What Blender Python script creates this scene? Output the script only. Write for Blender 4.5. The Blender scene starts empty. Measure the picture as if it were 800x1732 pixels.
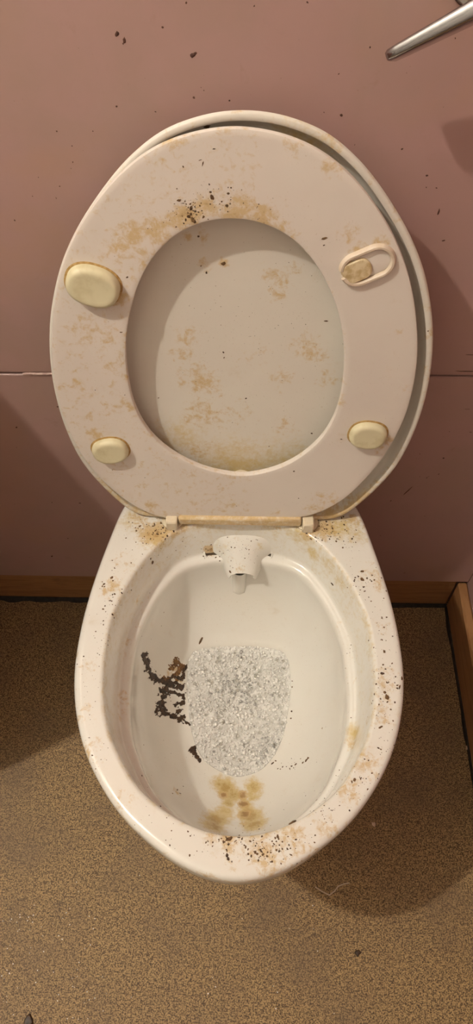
import bpy, math, random
import numpy as np
from mathutils import Vector, Matrix, noise
from mathutils.bvhtree import BVHTree

random.seed(7)
scene = bpy.context.scene
COL = scene.collection

# ------------------------------------------------------------------ camera
THETA, FPX, ROLL = 55.5, 1280.0, 1.0
CAM = Vector((0.0, -0.628, 1.204))
cd = bpy.data.cameras.new('camera')
cd.sensor_fit = 'VERTICAL'; cd.sensor_height = 24.0; cd.lens = 24.0*FPX/1732.0
cd.clip_start = 0.01
cam = bpy.data.objects.new('camera', cd); COL.objects.link(cam)
CROT = Matrix.Rotation(math.radians(90-THETA), 4, 'X') @ Matrix.Rotation(math.radians(ROLL), 4, 'Z')
cam.matrix_world = Matrix.Translation(CAM) @ CROT
scene.camera = cam

# ------------------------------------------------------------------ world, exposure
w = bpy.data.worlds.new('world'); scene.world = w; w.use_nodes = True
w.node_tree.nodes['Background'].inputs[0].default_value = (1.0, .85, .7, 1)
w.node_tree.nodes['Background'].inputs[1].default_value = 0.02
vs = scene.view_settings
vs.view_transform = 'Standard'; vs.look = 'None'; vs.gamma = 1.0; vs.use_curve_mapping = False
vs.exposure = 0.0
LAMP = Vector((-0.92, -0.60, 2.22))          # the bulb hanging below the ceiling
LAMP_R, LAMP_E = 0.024, 3300.0

# ------------------------------------------------------------------ measuring helpers
R3 = CROT.to_3x3()
def ray(px, py): return R3 @ Vector(((px-400)/FPX, -(py-866)/FPX, -1.0))
def atz(px, py, z): d = ray(px, py); return CAM + d*((z-CAM.z)/d.z)
def aty(px, py, y): d = ray(px, py); return CAM + d*((y-CAM.y)/d.y)
def atpl(px, py, p, n): d = ray(px, py); return CAM + d*((p-CAM).dot(n)/d.dot(n))

def smooth_closed(pts, M=720):
    """dense Catmull-Rom through a closed list of 2-D points"""
    n = len(pts); out = []
    k = max(4, M//n)
    for i in range(n):
        p0, p1, p2, p3 = [np.array(pts[(i+j-1) % n], float) for j in range(4)]
        for j in range(k):
            t = j/k
            out.append(.5*((2*p1)+(-p0+p2)*t+(2*p0-5*p1+4*p2-p3)*t*t+(-p0+3*p1-3*p2+p3)*t**3))
    return np.array(out)
def polar(pts, c, N, blur=0, sym=None):
    """radius for N equal angles about c of a closed outline"""
    d = smooth_closed(pts)-np.array(c)
    a = np.arctan2(d[:, 1], d[:, 0]) % (2*math.pi); r = np.hypot(d[:, 0], d[:, 1])
    o = np.argsort(a); a = a[o]; r = r[o]
    q = np.arange(N)*2*math.pi/N
    out = np.interp(q, np.r_[a[-1]-2*math.pi, a, a[0]+2*math.pi], np.r_[r[-1], r, r[0]])
    if sym: out = .5*(out+out[(N//2-np.arange(N)) % N])
    for _ in range(blur): out = (np.roll(out, 1)+out*2+np.roll(out, -1))/4
    return out
def ring(c, rad, z):
    N = len(rad); q = np.arange(N)*2*math.pi/N
    return np.c_[c[0]+rad*np.cos(q), c[1]+rad*np.sin(q), np.full(N, z)]
def loft(rings, cap0=False, cap1=False, closed=True):
    """rings of equal length -> verts, faces"""
    N = len(rings[0]); V = [tuple(p) for r in rings for p in r]; F = []
    m = N if closed else N-1
    for k in range(len(rings)-1):
        for i in range(m):
            j = (i+1) % N
            F.append((k*N+i, k*N+j, (k+1)*N+j, (k+1)*N+i))
    if cap0: F.append(tuple(range(N-1, -1, -1)))
    if cap1: b = (len(rings)-1)*N; F.append(tuple(range(b, b+N)))
    return V, F
def join(*vf):
    V, F = [], []
    for v, f in vf:
        b = len(V); V += [tuple(p) for p in v]; F += [tuple(i+b for i in q) for q in f]
    return V, F
def box(x0, x1, y0, y1, z0, z1):
    V = [(x, y, z) for z in (z0, z1) for y in (y0, y1) for x in (x0, x1)]
    return V, [(0, 2, 3, 1), (4, 5, 7, 6), (0, 1, 5, 4), (2, 6, 7, 3), (0, 4, 6, 2), (1, 3, 7, 5)]
def rbox(x0, x1, y0, y1, z0, z1, b=.002):
    """box with all edges chamfered"""
    xs, ys, zs = (x0, x1), (y0, y1), (z0, z1)
    V = []; idx = {}
    for i in (0, 1):
        for j in (0, 1):
            for k in (0, 1):
                for ax in range(3):
                    p = [xs[i]+(b if i == 0 else -b), ys[j]+(b if j == 0 else -b), zs[k]+(b if k == 0 else -b)]
                    p[ax] = (xs[i], ys[j], zs[k])[ax]
                    idx[i, j, k, ax] = len(V); V.append(tuple(p))
    F = []
    for ax in range(3):
        o1, o2 = [a for a in range(3) if a != ax]
        for s in (0, 1):
            q = []
            for a, c in ((0, 0), (1, 0), (1, 1), (0, 1)):
                t = [0, 0, 0]; t[ax] = s; t[o1] = a; t[o2] = c; q.append(idx[t[0], t[1], t[2], ax])
            F.append(tuple(q))
        for a in (0, 1):
            for c in (0, 1):
                t0 = [0, 0, 0]; t0[o1] = a; t0[o2] = c; t1 = list(t0); t1[ax] = 1
                F.append((idx[(*t0, o1)], idx[(*t1, o1)], idx[(*t1, o2)], idx[(*t0, o2)]))
    for i in (0, 1):
        for j in (0, 1):
            for k in (0, 1): F.append(tuple(idx[i, j, k, ax] for ax in range(3)))
    return V, F
def tube(path, rad, n=8):
    """round tube along a path; rad a number or list"""
    P = [Vector(p) for p in path]; rings = []
    for i, p in enumerate(P):
        t = (P[min(i+1, len(P)-1)]-P[max(i-1, 0)]).normalized()
        a = t.cross(Vector((0, 0, 1)));
        if a.length < 1e-3: a = t.cross(Vector((0, 1, 0)))
        a.normalize(); b = t.cross(a); r = rad[i] if isinstance(rad, (list, tuple)) else rad
        rings.append([tuple(p+(a*math.cos(q)+b*math.sin(q))*r) for q in [k*2*math.pi/n for k in range(n)]])
    return loft(rings, True, True)

# ------------------------------------------------------------------ objects
def wloc(o):
    v = Vector((0, 0, 0))
    while o is not None: v += o.location; o = o.parent
    return v
def obj(name, vf, mat, parent=None, smooth=True, origin=None, fixn=True):
    me = bpy.data.meshes.new(name)
    base = wloc(parent) + (Vector(origin) if origin is not None else Vector((0, 0, 0)))
    me.from_pydata([(p[0]-base.x, p[1]-base.y, p[2]-base.z) for p in vf[0]], [], vf[1])
    if fixn:
        import bmesh
        bm = bmesh.new(); bm.from_mesh(me); bmesh.ops.recalc_face_normals(bm, faces=bm.faces); bm.to_mesh(me); bm.free()
    me.update()
    if smooth:
        me.polygons.foreach_set('use_smooth', [True]*len(me.polygons))
        me.set_sharp_from_angle(angle=math.radians(42))
    me.materials.append(mat)
    o = bpy.data.objects.new(name, me); COL.objects.link(o)
    o.parent = parent
    if origin is not None: o.location = Vector(origin)
    return o
def tag(o, label=None, cat=None, group=None, kind=None):
    for k, v in (('label', label), ('category', cat), ('group', group), ('kind', kind)):
        if v: o[k] = v
    return o
def empty(name, loc, label, cat, group=None):
    o = bpy.data.objects.new(name, None); COL.objects.link(o); o.location = loc; o.empty_display_size = .05
    return tag(o, label, cat, group)
def struct(name, vf, mat, **k): return tag(obj(name, vf, mat, **k), kind='structure')
def bvh(o):
    b = wloc(o); me = o.data
    return BVHTree.FromPolygons([v.co+b for v in me.vertices], [tuple(p.vertices) for p in me.polygons])
def hit(tree, px, py):
    d = ray(px, py).normalized(); h = tree.ray_cast(CAM, d)
    return (h[0], h[1] if h[1].dot(d) < 0 else -h[1]) if h[0] is not None else (None, None)

# ------------------------------------------------------------------ materials
class NT:
    def __init__(s, name):
        s.m = bpy.data.materials.new(name); s.m.use_nodes = True; s.t = s.m.node_tree
        s.b = s.t.nodes['Principled BSDF']; s.co = None
    def n(s, typ, **k):
        x = s.t.nodes.new(typ)
        for a, v in k.items(): setattr(x, a, v)
        return x
    def link(s, a, b): s.t.links.new(a, b)
    def put(s, sock, v):
        if hasattr(v, 'is_output'): s.link(v, sock)
        elif isinstance(v, (tuple, list)) and len(v) == 3 and sock.type == 'RGBA': sock.default_value = (*v, 1)
        else: sock.default_value = v
    def coord(s):
        if s.co is None: s.co = s.n('ShaderNodeTexCoord').outputs['Object']
        return s.co
    def noise(s, scale, detail=3, rough=.55, dist=0, off=(0, 0, 0), stretch=None):
        x = s.n('ShaderNodeTexNoise'); v = s.coord()
        if stretch or off != (0, 0, 0):
            mp = s.n('ShaderNodeMapping'); s.link(v, mp.inputs[0]); mp.inputs['Location'].default_value = off
            if stretch: mp.inputs['Scale'].default_value = stretch
            v = mp.outputs[0]
        s.link(v, x.inputs['Vector']); x.inputs['Scale'].default_value = scale; x.inputs['Detail'].default_value = detail
        x.inputs['Roughness'].default_value = rough; x.inputs['Distortion'].default_value = dist
        return x.outputs['Fac']
    def math(s, op, a, b=None, clamp=False):
        x = s.n('ShaderNodeMath', operation=op, use_clamp=clamp); s.put(x.inputs[0], a)
        if b is not None: s.put(x.inputs[1], b)
        return x.outputs[0]
    def step(s, v, lo, hi, a=0., b=1.):
        x = s.n('ShaderNodeMapRange', interpolation_type='SMOOTHSTEP'); s.put(x.inputs[0], v)
        x.inputs[1].default_value = lo; x.inputs[2].default_value = hi; x.inputs[3].default_value = a; x.inputs[4].default_value = b
        return x.outputs[0]
    def mix(s, f, a, b):
        x = s.n('ShaderNodeMix', data_type='RGBA'); s.put(x.inputs[0], f); s.put(x.inputs[6], a); s.put(x.inputs[7], b)
        return x.outputs[2]
    def bump(s, h, strength, dist):
        x = s.n('ShaderNodeBump'); x.inputs['Strength'].default_value = strength; x.inputs['Distance'].default_value = dist
        s.put(x.inputs['Height'], h); s.link(x.outputs[0], s.b.inputs['Normal'])
    def set(s, **k):
        for a, v in k.items(): s.put(s.b.inputs[a.replace('_', ' ')], v)
        return s.m

def soiled(name, base, base2, rough, coat=0.0, yellow=(.62, .48, .22)):
    """white ware with amber stains, dark dirt and a yellow film where the 'dirt' attribute asks for them"""
    t = NT(name)
    at = t.n('ShaderNodeAttribute', attribute_name='dirt')
    sp = t.n('ShaderNodeSeparateColor'); t.link(at.outputs['Color'], sp.inputs[0])
    A, D, Y = sp.outputs[0], sp.outputs[1], sp.outputs[2]
    c = t.mix(t.step(t.noise(9, 4, .6), .4, .65), base, base2)
    # faint overall grime
    c = t.mix(t.step(t.noise(26, 7, .65, .4, (3, 1, 2)), .60, .78, 0, .35), c, (.56, .43, .26))
    c = t.mix(t.math('MULTIPLY', t.step(t.noise(520, 3, .6, .2, (9, 1, 5)), .64, .74, 0, .55), t.step(t.noise(14, 4, .6, 0, (5, 9, 5)), .42, .62)), c, (.42, .32, .19))
    # yellow film
    n1 = t.math('ADD', t.math('MULTIPLY', t.math('SUBTRACT', t.noise(55, 6, .62, .6, (1, 5, 2)), .5), 1.1), t.math('MULTIPLY', t.math('SUBTRACT', t.noise(190, 7, .7, .4, (6, 5, 2)), .5), 1.5))
    yf = t.math('ADD', Y, n1)
    c = t.mix(t.math('MULTIPLY', t.step(yf, .12, .95, 0, .92), t.step(Y, .03, .3)), c, yellow)
    c = t.mix(t.math('MULTIPLY', t.step(yf, .85, 1.5, 0, .8), t.step(Y, .4, .9)), c, (.42, .27, .07))
    # amber blotches
    n2 = t.noise(95, 9, .72, .5, (7, 2, 4)); n3 = t.noise(210, 5, .6, .3, (2, 8, 4))
    nn = t.math('ADD', t.math('MULTIPLY', t.math('SUBTRACT', n2, .5), 1.5), t.math('MULTIPLY', t.math('SUBTRACT', n3, .5), .7))
    am = t.math('ADD', A, nn)
    c = t.mix(t.math('MULTIPLY', t.step(am, .24, .62, 0, .78), t.step(A, .03, .2)), c, (.58, .40, .165))
    c = t.mix(t.math('MULTIPLY', t.step(am, .62, 1.05, 0, .8), t.step(A, .1, .4)), c, (.32, .17, .05))
    # dark crust
    n4 = t.noise(330, 4, .6, .5, (4, 4, 9))
    dk = t.math('ADD', D, t.math('MULTIPLY', t.math('SUBTRACT', n4, .5), 2.6))
    dm = t.math('MULTIPLY', t.step(dk, .62, .85, 0, .92), t.step(D, .05, .3))
    c = t.mix(dm, c, (.035, .018, .008))
    t.bump(t.math('ADD', dm, t.math('MULTIPLY', n3, .12)), .15, .0012)
    return t.set(Base_Color=c, Roughness=t.math('ADD', rough, t.math('MULTIPLY', t.step(am, .4, 1.0, 0, .3), 1.0)), Coat_Weight=coat, Coat_Roughness=.08)

M_CER = soiled('ceramic', (.77, .745, .68), (.785, .768, .71), .16, .5)
M_SEAT = soiled('seat_plastic', (.70, .628, .563), (.72, .652, .585), .38)
M_LID = soiled('lid_plastic', (.695, .645, .57), (.715, .67, .59), .42)
M_HINGE = soiled('hinge_plastic', (.74, .66, .53), (.72, .62, .46), .4)

def m_bumper():
    t = NT('bumper_rubber')
    c = t.mix(t.step(t.noise(60, 5, .6), .45, .7), (.66, .60, .40), (.58, .51, .31))
    return t.set(Base_Color=c, Roughness=.45)
M_BUMP = m_bumper()
def m_plain(name, a, b, scale, rough, metal=0):
    t = NT(name); c = t.mix(t.step(t.noise(scale, 5, .6), .35, .65), a, b)
    return t.set(Base_Color=c, Roughness=rough, Metallic=metal)
M_GLUE = m_plain('old_glue', (.68, .56, .36), (.50, .36, .18), 140, .55)
M_RING = m_plain('grime_ring', (.33, .19, .05), (.50, .33, .13), 260, .6)
M_CRUST = m_plain('dark_crust', (.022, .011, .005), (.075, .034, .010), 300, .5)
M_AMBERCRUST = m_plain('amber_crust', (.26, .13, .03), (.12, .05, .012), 260, .55)
M_SPECK = m_plain('speck_dirt', (.045, .022, .010), (.16, .085, .030), 160, .7)
M_WSPECK = m_plain('wall_speck', (.055, .020, .014), (.12, .05, .03), 160, .7)
M_BLACK = m_plain('black_sealant', (.012, .010, .009), (.03, .024, .02), 90, .6)
M_HOLE = m_plain('jet_hole_dark', (.03, .018, .006), (.08, .05, .018), 200, .6)  # dark colour stands in for the shaded depth of the jet holes
M_CHROME = NT('chrome').set(Base_Color=(.40, .38, .38), Metallic=1.0, Roughness=.16)
M_SOCK = m_plain('socket_plastic', (.66, .55, .44), (.60, .48, .36), 120, .45)
M_CRUMB = m_plain('pale_crumb', (.62, .48, .36), (.5, .36, .26), 300, .8)
M_FIBRE = m_plain('pale_fibre', (.60, .48, .36), (.52, .42, .3), 300, .8)
M_SEALANT = m_plain('old_filler', (.62, .46, .40), (.40, .25, .21), 120, .6)
M_WHITE = m_plain('grey_plaster', (.44, .44, .41), (.41, .41, .38), 6, .8)

def m_pink(name, k=1.0):
    t = NT(name)
    a, b = (.435*k, .275*k, .25*k), (.405*k, .265*k, .228*k)
    c = t.mix(t.step(t.noise(7, 5, .6, .3), .38, .64), a, b)
    c = t.mix(t.step(t.noise(3.2, 3, .5, 0, (4, 2, 1)), .5, .72, 0, .5), c, (.415*k, .24*k, .23*k))
    c = t.mix(t.step(t.noise(28, 7, .7, .5, (2, 2, 6)), .60, .78, 0, .35), c, (.30*k, .17*k, .11*k))
    c = t.mix(t.step(t.noise(4.5, 4, .6, .4, (9, 3, 3)), .48, .7, 0, .6), c, (.44*k, .27*k, .20*k))
    t.bump(t.noise(90, 3), .06, .001)
    return t.set(Base_Color=c, Roughness=.42)
M_PINK = m_pink('pink_panel'); M_PINK2 = m_pink('pink_wall', .98)

def m_wood():
    t = NT('skirting_wood')
    g = t.noise(9, 6, .6, 1.2, (0, 0, 0), (1.2, 1.2, 14))
    c = t.mix(t.step(g, .35, .68), (.40, .205, .085), (.29, .135, .05))
    c = t.mix(t.step(t.noise(18, 5, .6), .58, .8, 0, .6), c, (.13, .06, .03))
    return t.set(Base_Color=c, Roughness=.45)
M_WOOD = m_wood()
def m_floor():
    t = NT('speckled_floor')
    n1 = t.noise(520, 3, .7, 0); n2 = t.noise(1100, 2, .7, 0, (3, 3, 0)); n3 = t.noise(8, 4, .6); n4 = t.noise(230, 4, .7, .6, (1, 7, 0))
    s = t.math('ADD', t.math('MULTIPLY', n1, .5), t.math('ADD', t.math('MULTIPLY', n2, .25), t.math('MULTIPLY', n4, .25)))
    c = t.mix(t.step(s, .45, .55), (.070, .040, .018), (.47, .31, .138))
    c = t.mix(t.step(s, .56, .66, 0, .6), c, (.64, .48, .275))
    c = t.mix(t.step(n3, .42, .72, 0, .55), c, (.16, .105, .062))
    c = t.mix(t.step(t.noise(38, 4, .6, .3, (5, 5, 0)), .6, .8, 0, .5), c, (.10, .065, .04))
    t.bump(s, .5, .0012)
    return t.set(Base_Color=c, Roughness=.62)
M_FLOOR = m_floor()

# ------------------------------------------------------------------ the setting
RIM = 0.42
XL, XR, YF, YB, ZC = -1.30, 0.392, -1.45, 0.0, 2.36
SEAM_L, SEAM_R = .566, .576                                     # the panel joint, very slightly out of level
struct('floor', box(XL-.1, XR+.1, YF-.1, .08, -.06, 0), M_FLOOR, smooth=False)
struct('ceiling', box(XL-.1, XR+.1, YF-.1, .08, ZC, ZC+.06), M_WHITE, smooth=False)
wall_back = struct('wall_back', box(XL, XR+.06, .016, .08, 0, ZC), M_PINK2, smooth=False)
def panel(zb, zt):
    V, F = rbox(XL+.002, XR, 0, .016, 0, 1, .0015)
    V = [(x, y, (zb(x)*(1-z)+zt(x)*z)) for x, y, z in V]
    return obj('wall_panel', (V, F), M_PINK, wall_back, smooth=False)
sm = lambda x: SEAM_L + (SEAM_R-SEAM_L)*(x+.27)/.66
p_low = panel(lambda x: .0905+.006*(x+.3), lambda x: sm(x)-.0012)
p_up = panel(lambda x: sm(x)+.0012, lambda x: ZC-.002)
struct('wall_right', box(XR, XR+.06, YF, 0.016, 0, ZC), M_PINK2, smooth=False)
struct('wall_front', box(XL, XR, YF-.06, YF, 0, ZC), M_WHITE, smooth=False)
struct('wall_left', box(XL-.06, XL, YF, 0.016, 0, ZC), M_WHITE, smooth=False)
# unseen low box left of the frame, sized to cast the back wall's left shadow
struct('shadow_caster_left', rbox(XL, -.425, -.335, -.0005, 0, .905, .003), M_PINK2, smooth=False)
struct('baseboard_back', rbox(-.424, XR-.016, .005, .0155, .004, .0895, .002), M_WOOD, smooth=False)
struct('baseboard_right', rbox(XR-.016, XR-.0005, YF, .004, .004, .089, .003), M_WOOD, smooth=False)
# blackened sealant in the floor joint
def bead(p0, p1, nrm, w=.007, n=70, seed=0):
    rings = []
    for i in range(n):
        t = i/(n-1); p = Vector(p0).lerp(Vector(p1), t)
        ww = w*(.55+1.1*noise.noise(Vector((t*14, seed, 0)))**2*2+.35*abs(noise.noise(Vector((t*50, seed, 3)))))
        nv = Vector(nrm)
        rings.append([tuple(p+nv*0), tuple(p+nv*ww), tuple(p+nv*ww*.7+Vector((0, 0, .004))), tuple(p+nv*.002+Vector((0, 0, .007))), tuple(p+Vector((0, 0, .007)))])
    return loft(rings, True, True)
struct('trim_1', bead((-.424, .005, 0), (XR-.016, .005, 0), (0, -1, 0), .008, seed=1), M_BLACK)
struct('trim_2', bead((XR-.016, .0, 0), (XR-.016, -1.2, 0), (-1, 0, 0), .0045, seed=5), M_BLACK)
# filler squeezed out of the panel joint at the left
def filler(x0, x1):
    rings = []
    for i in range(24):
        t = i/23; x = x0+(x1-x0)*t; h = .0022*(.5+.8*abs(noise.noise(Vector((x*120, 0, 0))))); z = sm(x)+.0003
        if i in (0, 23): h *= .2
        rings.append([(x, .001, z-h), (x, -.0012, z-h*.6), (x, -.0012, z+h*.5), (x, .001, z+h)])
    return loft(rings, True, True)
tag(obj('joint_filler', filler(-.252, -.20), M_SEALANT, p_low), 'pale filler squeezed out of the panel joint')

# ------------------------------------------------------------------ lamp (out of frame, upper left)
lamp = empty('ceiling_lamp', (LAMP.x, LAMP.y, ZC), 'bare round bulb in a white holder hanging from the ceiling', 'lamp')
def lathe(prof, c, n=32):
    return loft([[(c[0]+r*math.cos(q*2*math.pi/n), c[1]+r*math.sin(q*2*math.pi/n), c[2]+z) for q in range(n)] for r, z in prof])
obj('ceiling_rose', lathe([(.0, 0), (.045, 0), (.045, -.012), (.03, -.022), (0.012, -.026), (0, -.026)], (LAMP.x, LAMP.y, ZC)), M_WHITE, lamp)
obj('lamp_holder', lathe([(.0, -.02), (.016, -.02), (.019, -.06), (.021, -.095), (.017, -.1), (0, -.1)], (LAMP.x, LAMP.y, ZC)), M_WHITE, lamp)
tb = NT('bulb_glow'); tb.set(Base_Color=(1, 1, 1), Emission_Color=(1.0, .93, .815), Emission_Strength=LAMP_E)
obj('bulb', lathe([(LAMP_R*math.sin(a), LAMP_R*math.cos(a)) for a in [math.pi*k/12 for k in range(13)]], LAMP, 20), tb.m, lamp)

# ------------------------------------------------------------------ toilet body
toilet = empty('toilet', (0.006, -.26, 0), 'dirty white ceramic toilet with raised seat and lid against pink wall', 'toilet')
CX, CY = .006, -.29
N = 288
right = [(607, 860), (630, 915), (650, 980), (668, 1045), (680, 1110), (683, 1160), (678, 1215), (660, 1278), (630, 1337), (590, 1390), (545, 1430), (500, 1462), (450, 1484), (400, 1492)]
left = [(345, 1483), (290, 1457), (235, 1414), (190, 1365), (155, 1305), (135, 1250), (127, 1200), (125, 1150), (130, 1100), (142, 1040), (160, 980), (185, 920), (215, 855)]
oo = [tuple(atz(x, y, RIM-.006).xy) for x, y in right+left]
oo += [(-.118, -.040), (-.112, -.012), (-.06, -.010), (.0, -.010), (.07, -.010), (.124, -.012), (.130, -.040)]
O = polar(oo, (CX, CY), N, 3, True)
inn = [(475, 893), (520, 913), (558, 945), (585, 980), (605, 1018), (620, 1052), (628, 1104), (631, 1149), (628, 1200), (615, 1250), (596, 1290), (565, 1335), (515, 1377), (462, 1405), (410, 1414),
       (357, 1408), (294, 1385), (231, 1338), (200, 1284), (180, 1235), (174, 1180), (176, 1130), (186, 1065), (200, 1022), (222, 980), (250, 940), (287, 902), (330, 890), (400, 886)]
I = polar([tuple(atz(x, y, RIM-.003).xy) for x, y in inn], (CX, CY), N, 6, True)
ZW = .243
wat = [(322, 1108), (345, 1096), (400, 1093), (450, 1095), (483, 1106), (491, 1140), (489, 1190), (477, 1250), (450, 1295), (415, 1312), (385, 1310), (345, 1285), (325, 1240), (318, 1180), (317, 1140)]
W = polar([tuple(atz(x, y, ZW).xy) for x, y in wat], (CX, CY), N, 6)
c = (CX, CY); rings = []
rings.append(ring(c, W*.25, ZW-.045)); rings.append(ring(c, W*.72, ZW-.036)); rings.append(ring(c, W*.93, ZW-.014))
QQ = np.arange(N)*2*math.pi/N; KF = 1-.72*np.exp(-((QQ-1.5*math.pi)/.75)**2)      # the ledge dies away at the front
A = I-.0235*KF; zA = RIM-.062
for k in range(36, 0, -1):
    s = k/36
    g = (1-s**2.0)**.80
    rings.append(ring(c, W+(A-W)*g, zA+(ZW-zA)*s))
for ins, dz in ((.0230, -.0585), (.0215, -.0558), (.0190, -.0543), (.0160, -.0538), (.0130, -.0533), (.0112, -.0518), (.0102, -.0490), (.0092, -.044), (.0075, -.036), (.0055, -.027), (.0035, -.0175), (.0018, -.0095), (.0006, -.0052), (0, -.0035)):
    rings.append(ring(c, I-ins*KF, RIM+dz))
for ou, dz in ((.0007, -.0018), (.0022, -.0006), (.0042, 0)): rings.append(ring(c, I+ou, RIM+dz))
for f in (.06, .14, .24, .34, .44, .55, .66, .76, .86, .94): rings.append(ring(c, (I+.0042)*(1-f)+(O-.008)*f, RIM))
for ins, dz in ((.008, 0), (.0052, -.0004), (.0028, -.0016), (.0011, -.0036), (.0002, -.0066), (0, -.012), (.0002, -.022), (.0012, -.034), (.0036, -.042), (.010, -.052)):
    rings.append(ring(c, O-ins, RIM+dz))
def base_out(t):                                                # bowl tapering to the foot
    q = np.arange(N)*2*math.pi/N
    # ellipse about (CX, -.215) seen from (CX, CY)
    a_, b_, dy = .105, .185, .075
    A_ = (np.cos(q)/a_)**2+(np.sin(q)/b_)**2; B_ = -2*np.sin(q)*dy/b_**2; C_ = dy*dy/b_**2-1
    return (-B_+np.sqrt(B_*B_-4*A_*C_))/(2*A_)
P = base_out(0)
for s in np.linspace(.05, 1, 16):
    k = s**.75; z = (RIM-.052)*(1-s)+.02*s
    rr = (O-.010)*(1-k)+np.minimum(P*(1+.12*max(0, s-.75)*4), O-.012)*k
    rings.append(ring((CX, CY+.05*s*0), rr, z))
rings.append(ring(c, np.minimum(P*1.14, O-.012), .0006))
bowl = obj('bowl', loft(rings, True, True), M_CER, toilet)
T_BOWL = bvh(bowl)

# ---- flush spout at the back of the bowl
def spout():
    SX = .0085
    tip = atz(406, 966, RIM-.052); back = Vector((SX, -.108, RIM-.021))
    n = 14; out, inn2 = [], []
    for i in range(n):
        t = i/(n-1)
        y = back.y+(tip.y-back.y)*t; z = back.z+(tip.z-back.z)*(t**1.25)
        hw = .0170+.013*(1-t)+.034*max(0, 1-t/.55)**2; hh = .050-.034*t
        def arch(hw, hh, top):
            r = []
            for k in range(25):
                a = math.pi*k/24
                cx = math.copysign(abs(math.cos(a))**.72, math.cos(a)); sz = math.sin(a)**.72
                r.append((SX-(-cx)*hw*(1+.12*(1-sz)), y, top-hh+sz*hh))
            return r
        out.append(arch(hw, hh, z)); inn2.append([(p[0], p[1], p[2]) for p in arch(hw-.0042, hh-.004, z-.0042)])
    # round the lip
    return loft(out+[[tuple((np.array(a)+np.array(b))/2+np.array((0, -.0022, 0))) for a, b in zip(out[-1], inn2[-1])]]+inn2[::-1], closed=False)
sp = obj('flush_spout', spout(), M_CER, toilet)
T_SP = bvh(sp)
# ridge running from the spout mouth down the bowl
def ridge():
    rg = []
    for i in range(12):
        t = i/11; p, nn = hit(T_BOWL, 405-1*t, 962+44*t)
        wd = .0105*(1-.25*t)*(1 if i < 11 else .3); h = .011*(1-t)**.7+.0006
        rg.append([tuple(p+Vector((math.cos(math.pi*k/10)*wd, 0, 0))+nn*(math.sin(math.pi*k/10)*h-.0008)) for k in range(11)])
    return loft(rg, closed=False)
obj('spout_ridge', ridge(), M_CER, toilet)
# the two dark side jets beside the spout
for px, py, s in ((360, 936, 1), (446, 938, -1)):
    p, nn = hit(T_BOWL, px, py)
    xax = Vector((1, 0, -.35*s)).normalized(); zax = (nn+Vector((0, -.3, .3))).normalized(); yax = zax.cross(xax).normalized(); xax = yax.cross(zax)
    def el(r1, r2, h, n=20, sy=1): return [tuple(p+xax*math.cos(q)*r1+yax*math.sin(q)*r2+zax*h) for q in [2*math.pi*k/n for k in range(n)]]
    jr = obj('side_jet', loft([el(.0125, .0100, -.004), el(.0120, .0095, .0018), el(.0110, .0085, .0026), el(.0100, .0075, .0018), el(.0090, .0065, -.002)]), M_CER, toilet)
    obj('jet_opening', loft([el(.0100, .0075, .0014), el(.0090, .0065, .0006), el(.003, .002, .0003)], False, True), M_HOLE, jr)

# ------------------------------------------------------------------ seat (raised, underside to the viewer)
LEAN = math.radians(6.5)
U = Vector((0, math.sin(LEAN), math.cos(LEAN))); NV = Vector((0, -math.cos(LEAN), math.sin(LEAN)))
S0 = Vector((0, -.108, RIM+.020))                               # foot of the seat plane
def to_pl(px, py, p0): q = atpl(px, py, p0, NV)-p0; return (q.x, q.dot(U))
def frm(p0, x, s, h): return p0+Vector((x, 0, 0))+U*s+NV*h
s_out = [(395, 217), (470, 227), (530, 250), (580, 285), (620, 328), (655, 380), (680, 432), (697, 490), (705, 550), (706, 600), (700, 650), (685, 705), (660, 755), (630, 797), (590, 838), (552, 862), (515, 875), (460, 877), (400, 878), (350, 879), (295, 880),
         (245, 866), (205, 841), (165, 805), (130, 757), (108, 707), (93, 650), (87, 590), (90, 530), (100, 470), (116, 420), (145, 368), (180, 320), (220, 280), (265, 249), (325, 227)]
s_in = [(385, 371), (430, 375), (480, 395), (520, 430), (550, 475), (572, 530), (582, 590), (580, 650), (568, 700), (545, 740), (510, 772), (470, 793), (425, 804), (395, 804), (350, 795), (310, 778), (275, 755), (245, 722), (225, 680), (215, 630), (213, 580), (220, 530), (235, 480), (260, 435), (295, 400), (340, 378)]
sc = to_pl(397, 590, S0); NS = 240
SO = polar([to_pl(x, y, S0) for x, y in s_out], sc, NS, 5); SI = polar([to_pl(x, y, S0) for x, y in s_in], sc, NS, 5)
def plring(p0, c2, rad, h):
    n = len(rad); return [tuple(frm(p0, c2[0]+rad[i]*math.cos(2*math.pi*i/n), c2[1]+rad[i]*math.sin(2*math.pi*i/n), h)) for i in range(n)]
TH = .015
sr = [plring(S0, sc, SI, -.0065), plring(S0, sc, SI, -.0016), plring(S0, sc, SI+.0006, -.0004), plring(S0, sc, SI+.0018, 0)]
for f in np.linspace(.06, .94, 16): sr.append(plring(S0, sc, (SI+.0018)*(1-f)+(SO-.0018)*f, 0))
sr += [plring(S0, sc, SO-.0018, 0), plring(S0, sc, SO-.0006, -.0004), plring(S0, sc, SO, -.0016), plring(S0, sc, SO, -.0045), plring(S0, sc, SO-.0020, -.0066)]
for f, h in ((.1, -.0085), (.3, -.0115), (.5, -.0130), (.7, -.0125), (.88, -.0100)): sr.append(plring(S0, sc, (SO-.0020)*(1-f)+SI*f, h))
sr.append(sr[0])
seat = obj('seat', loft(sr), M_SEAT, toilet)
T_SEAT = bvh(seat)

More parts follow.
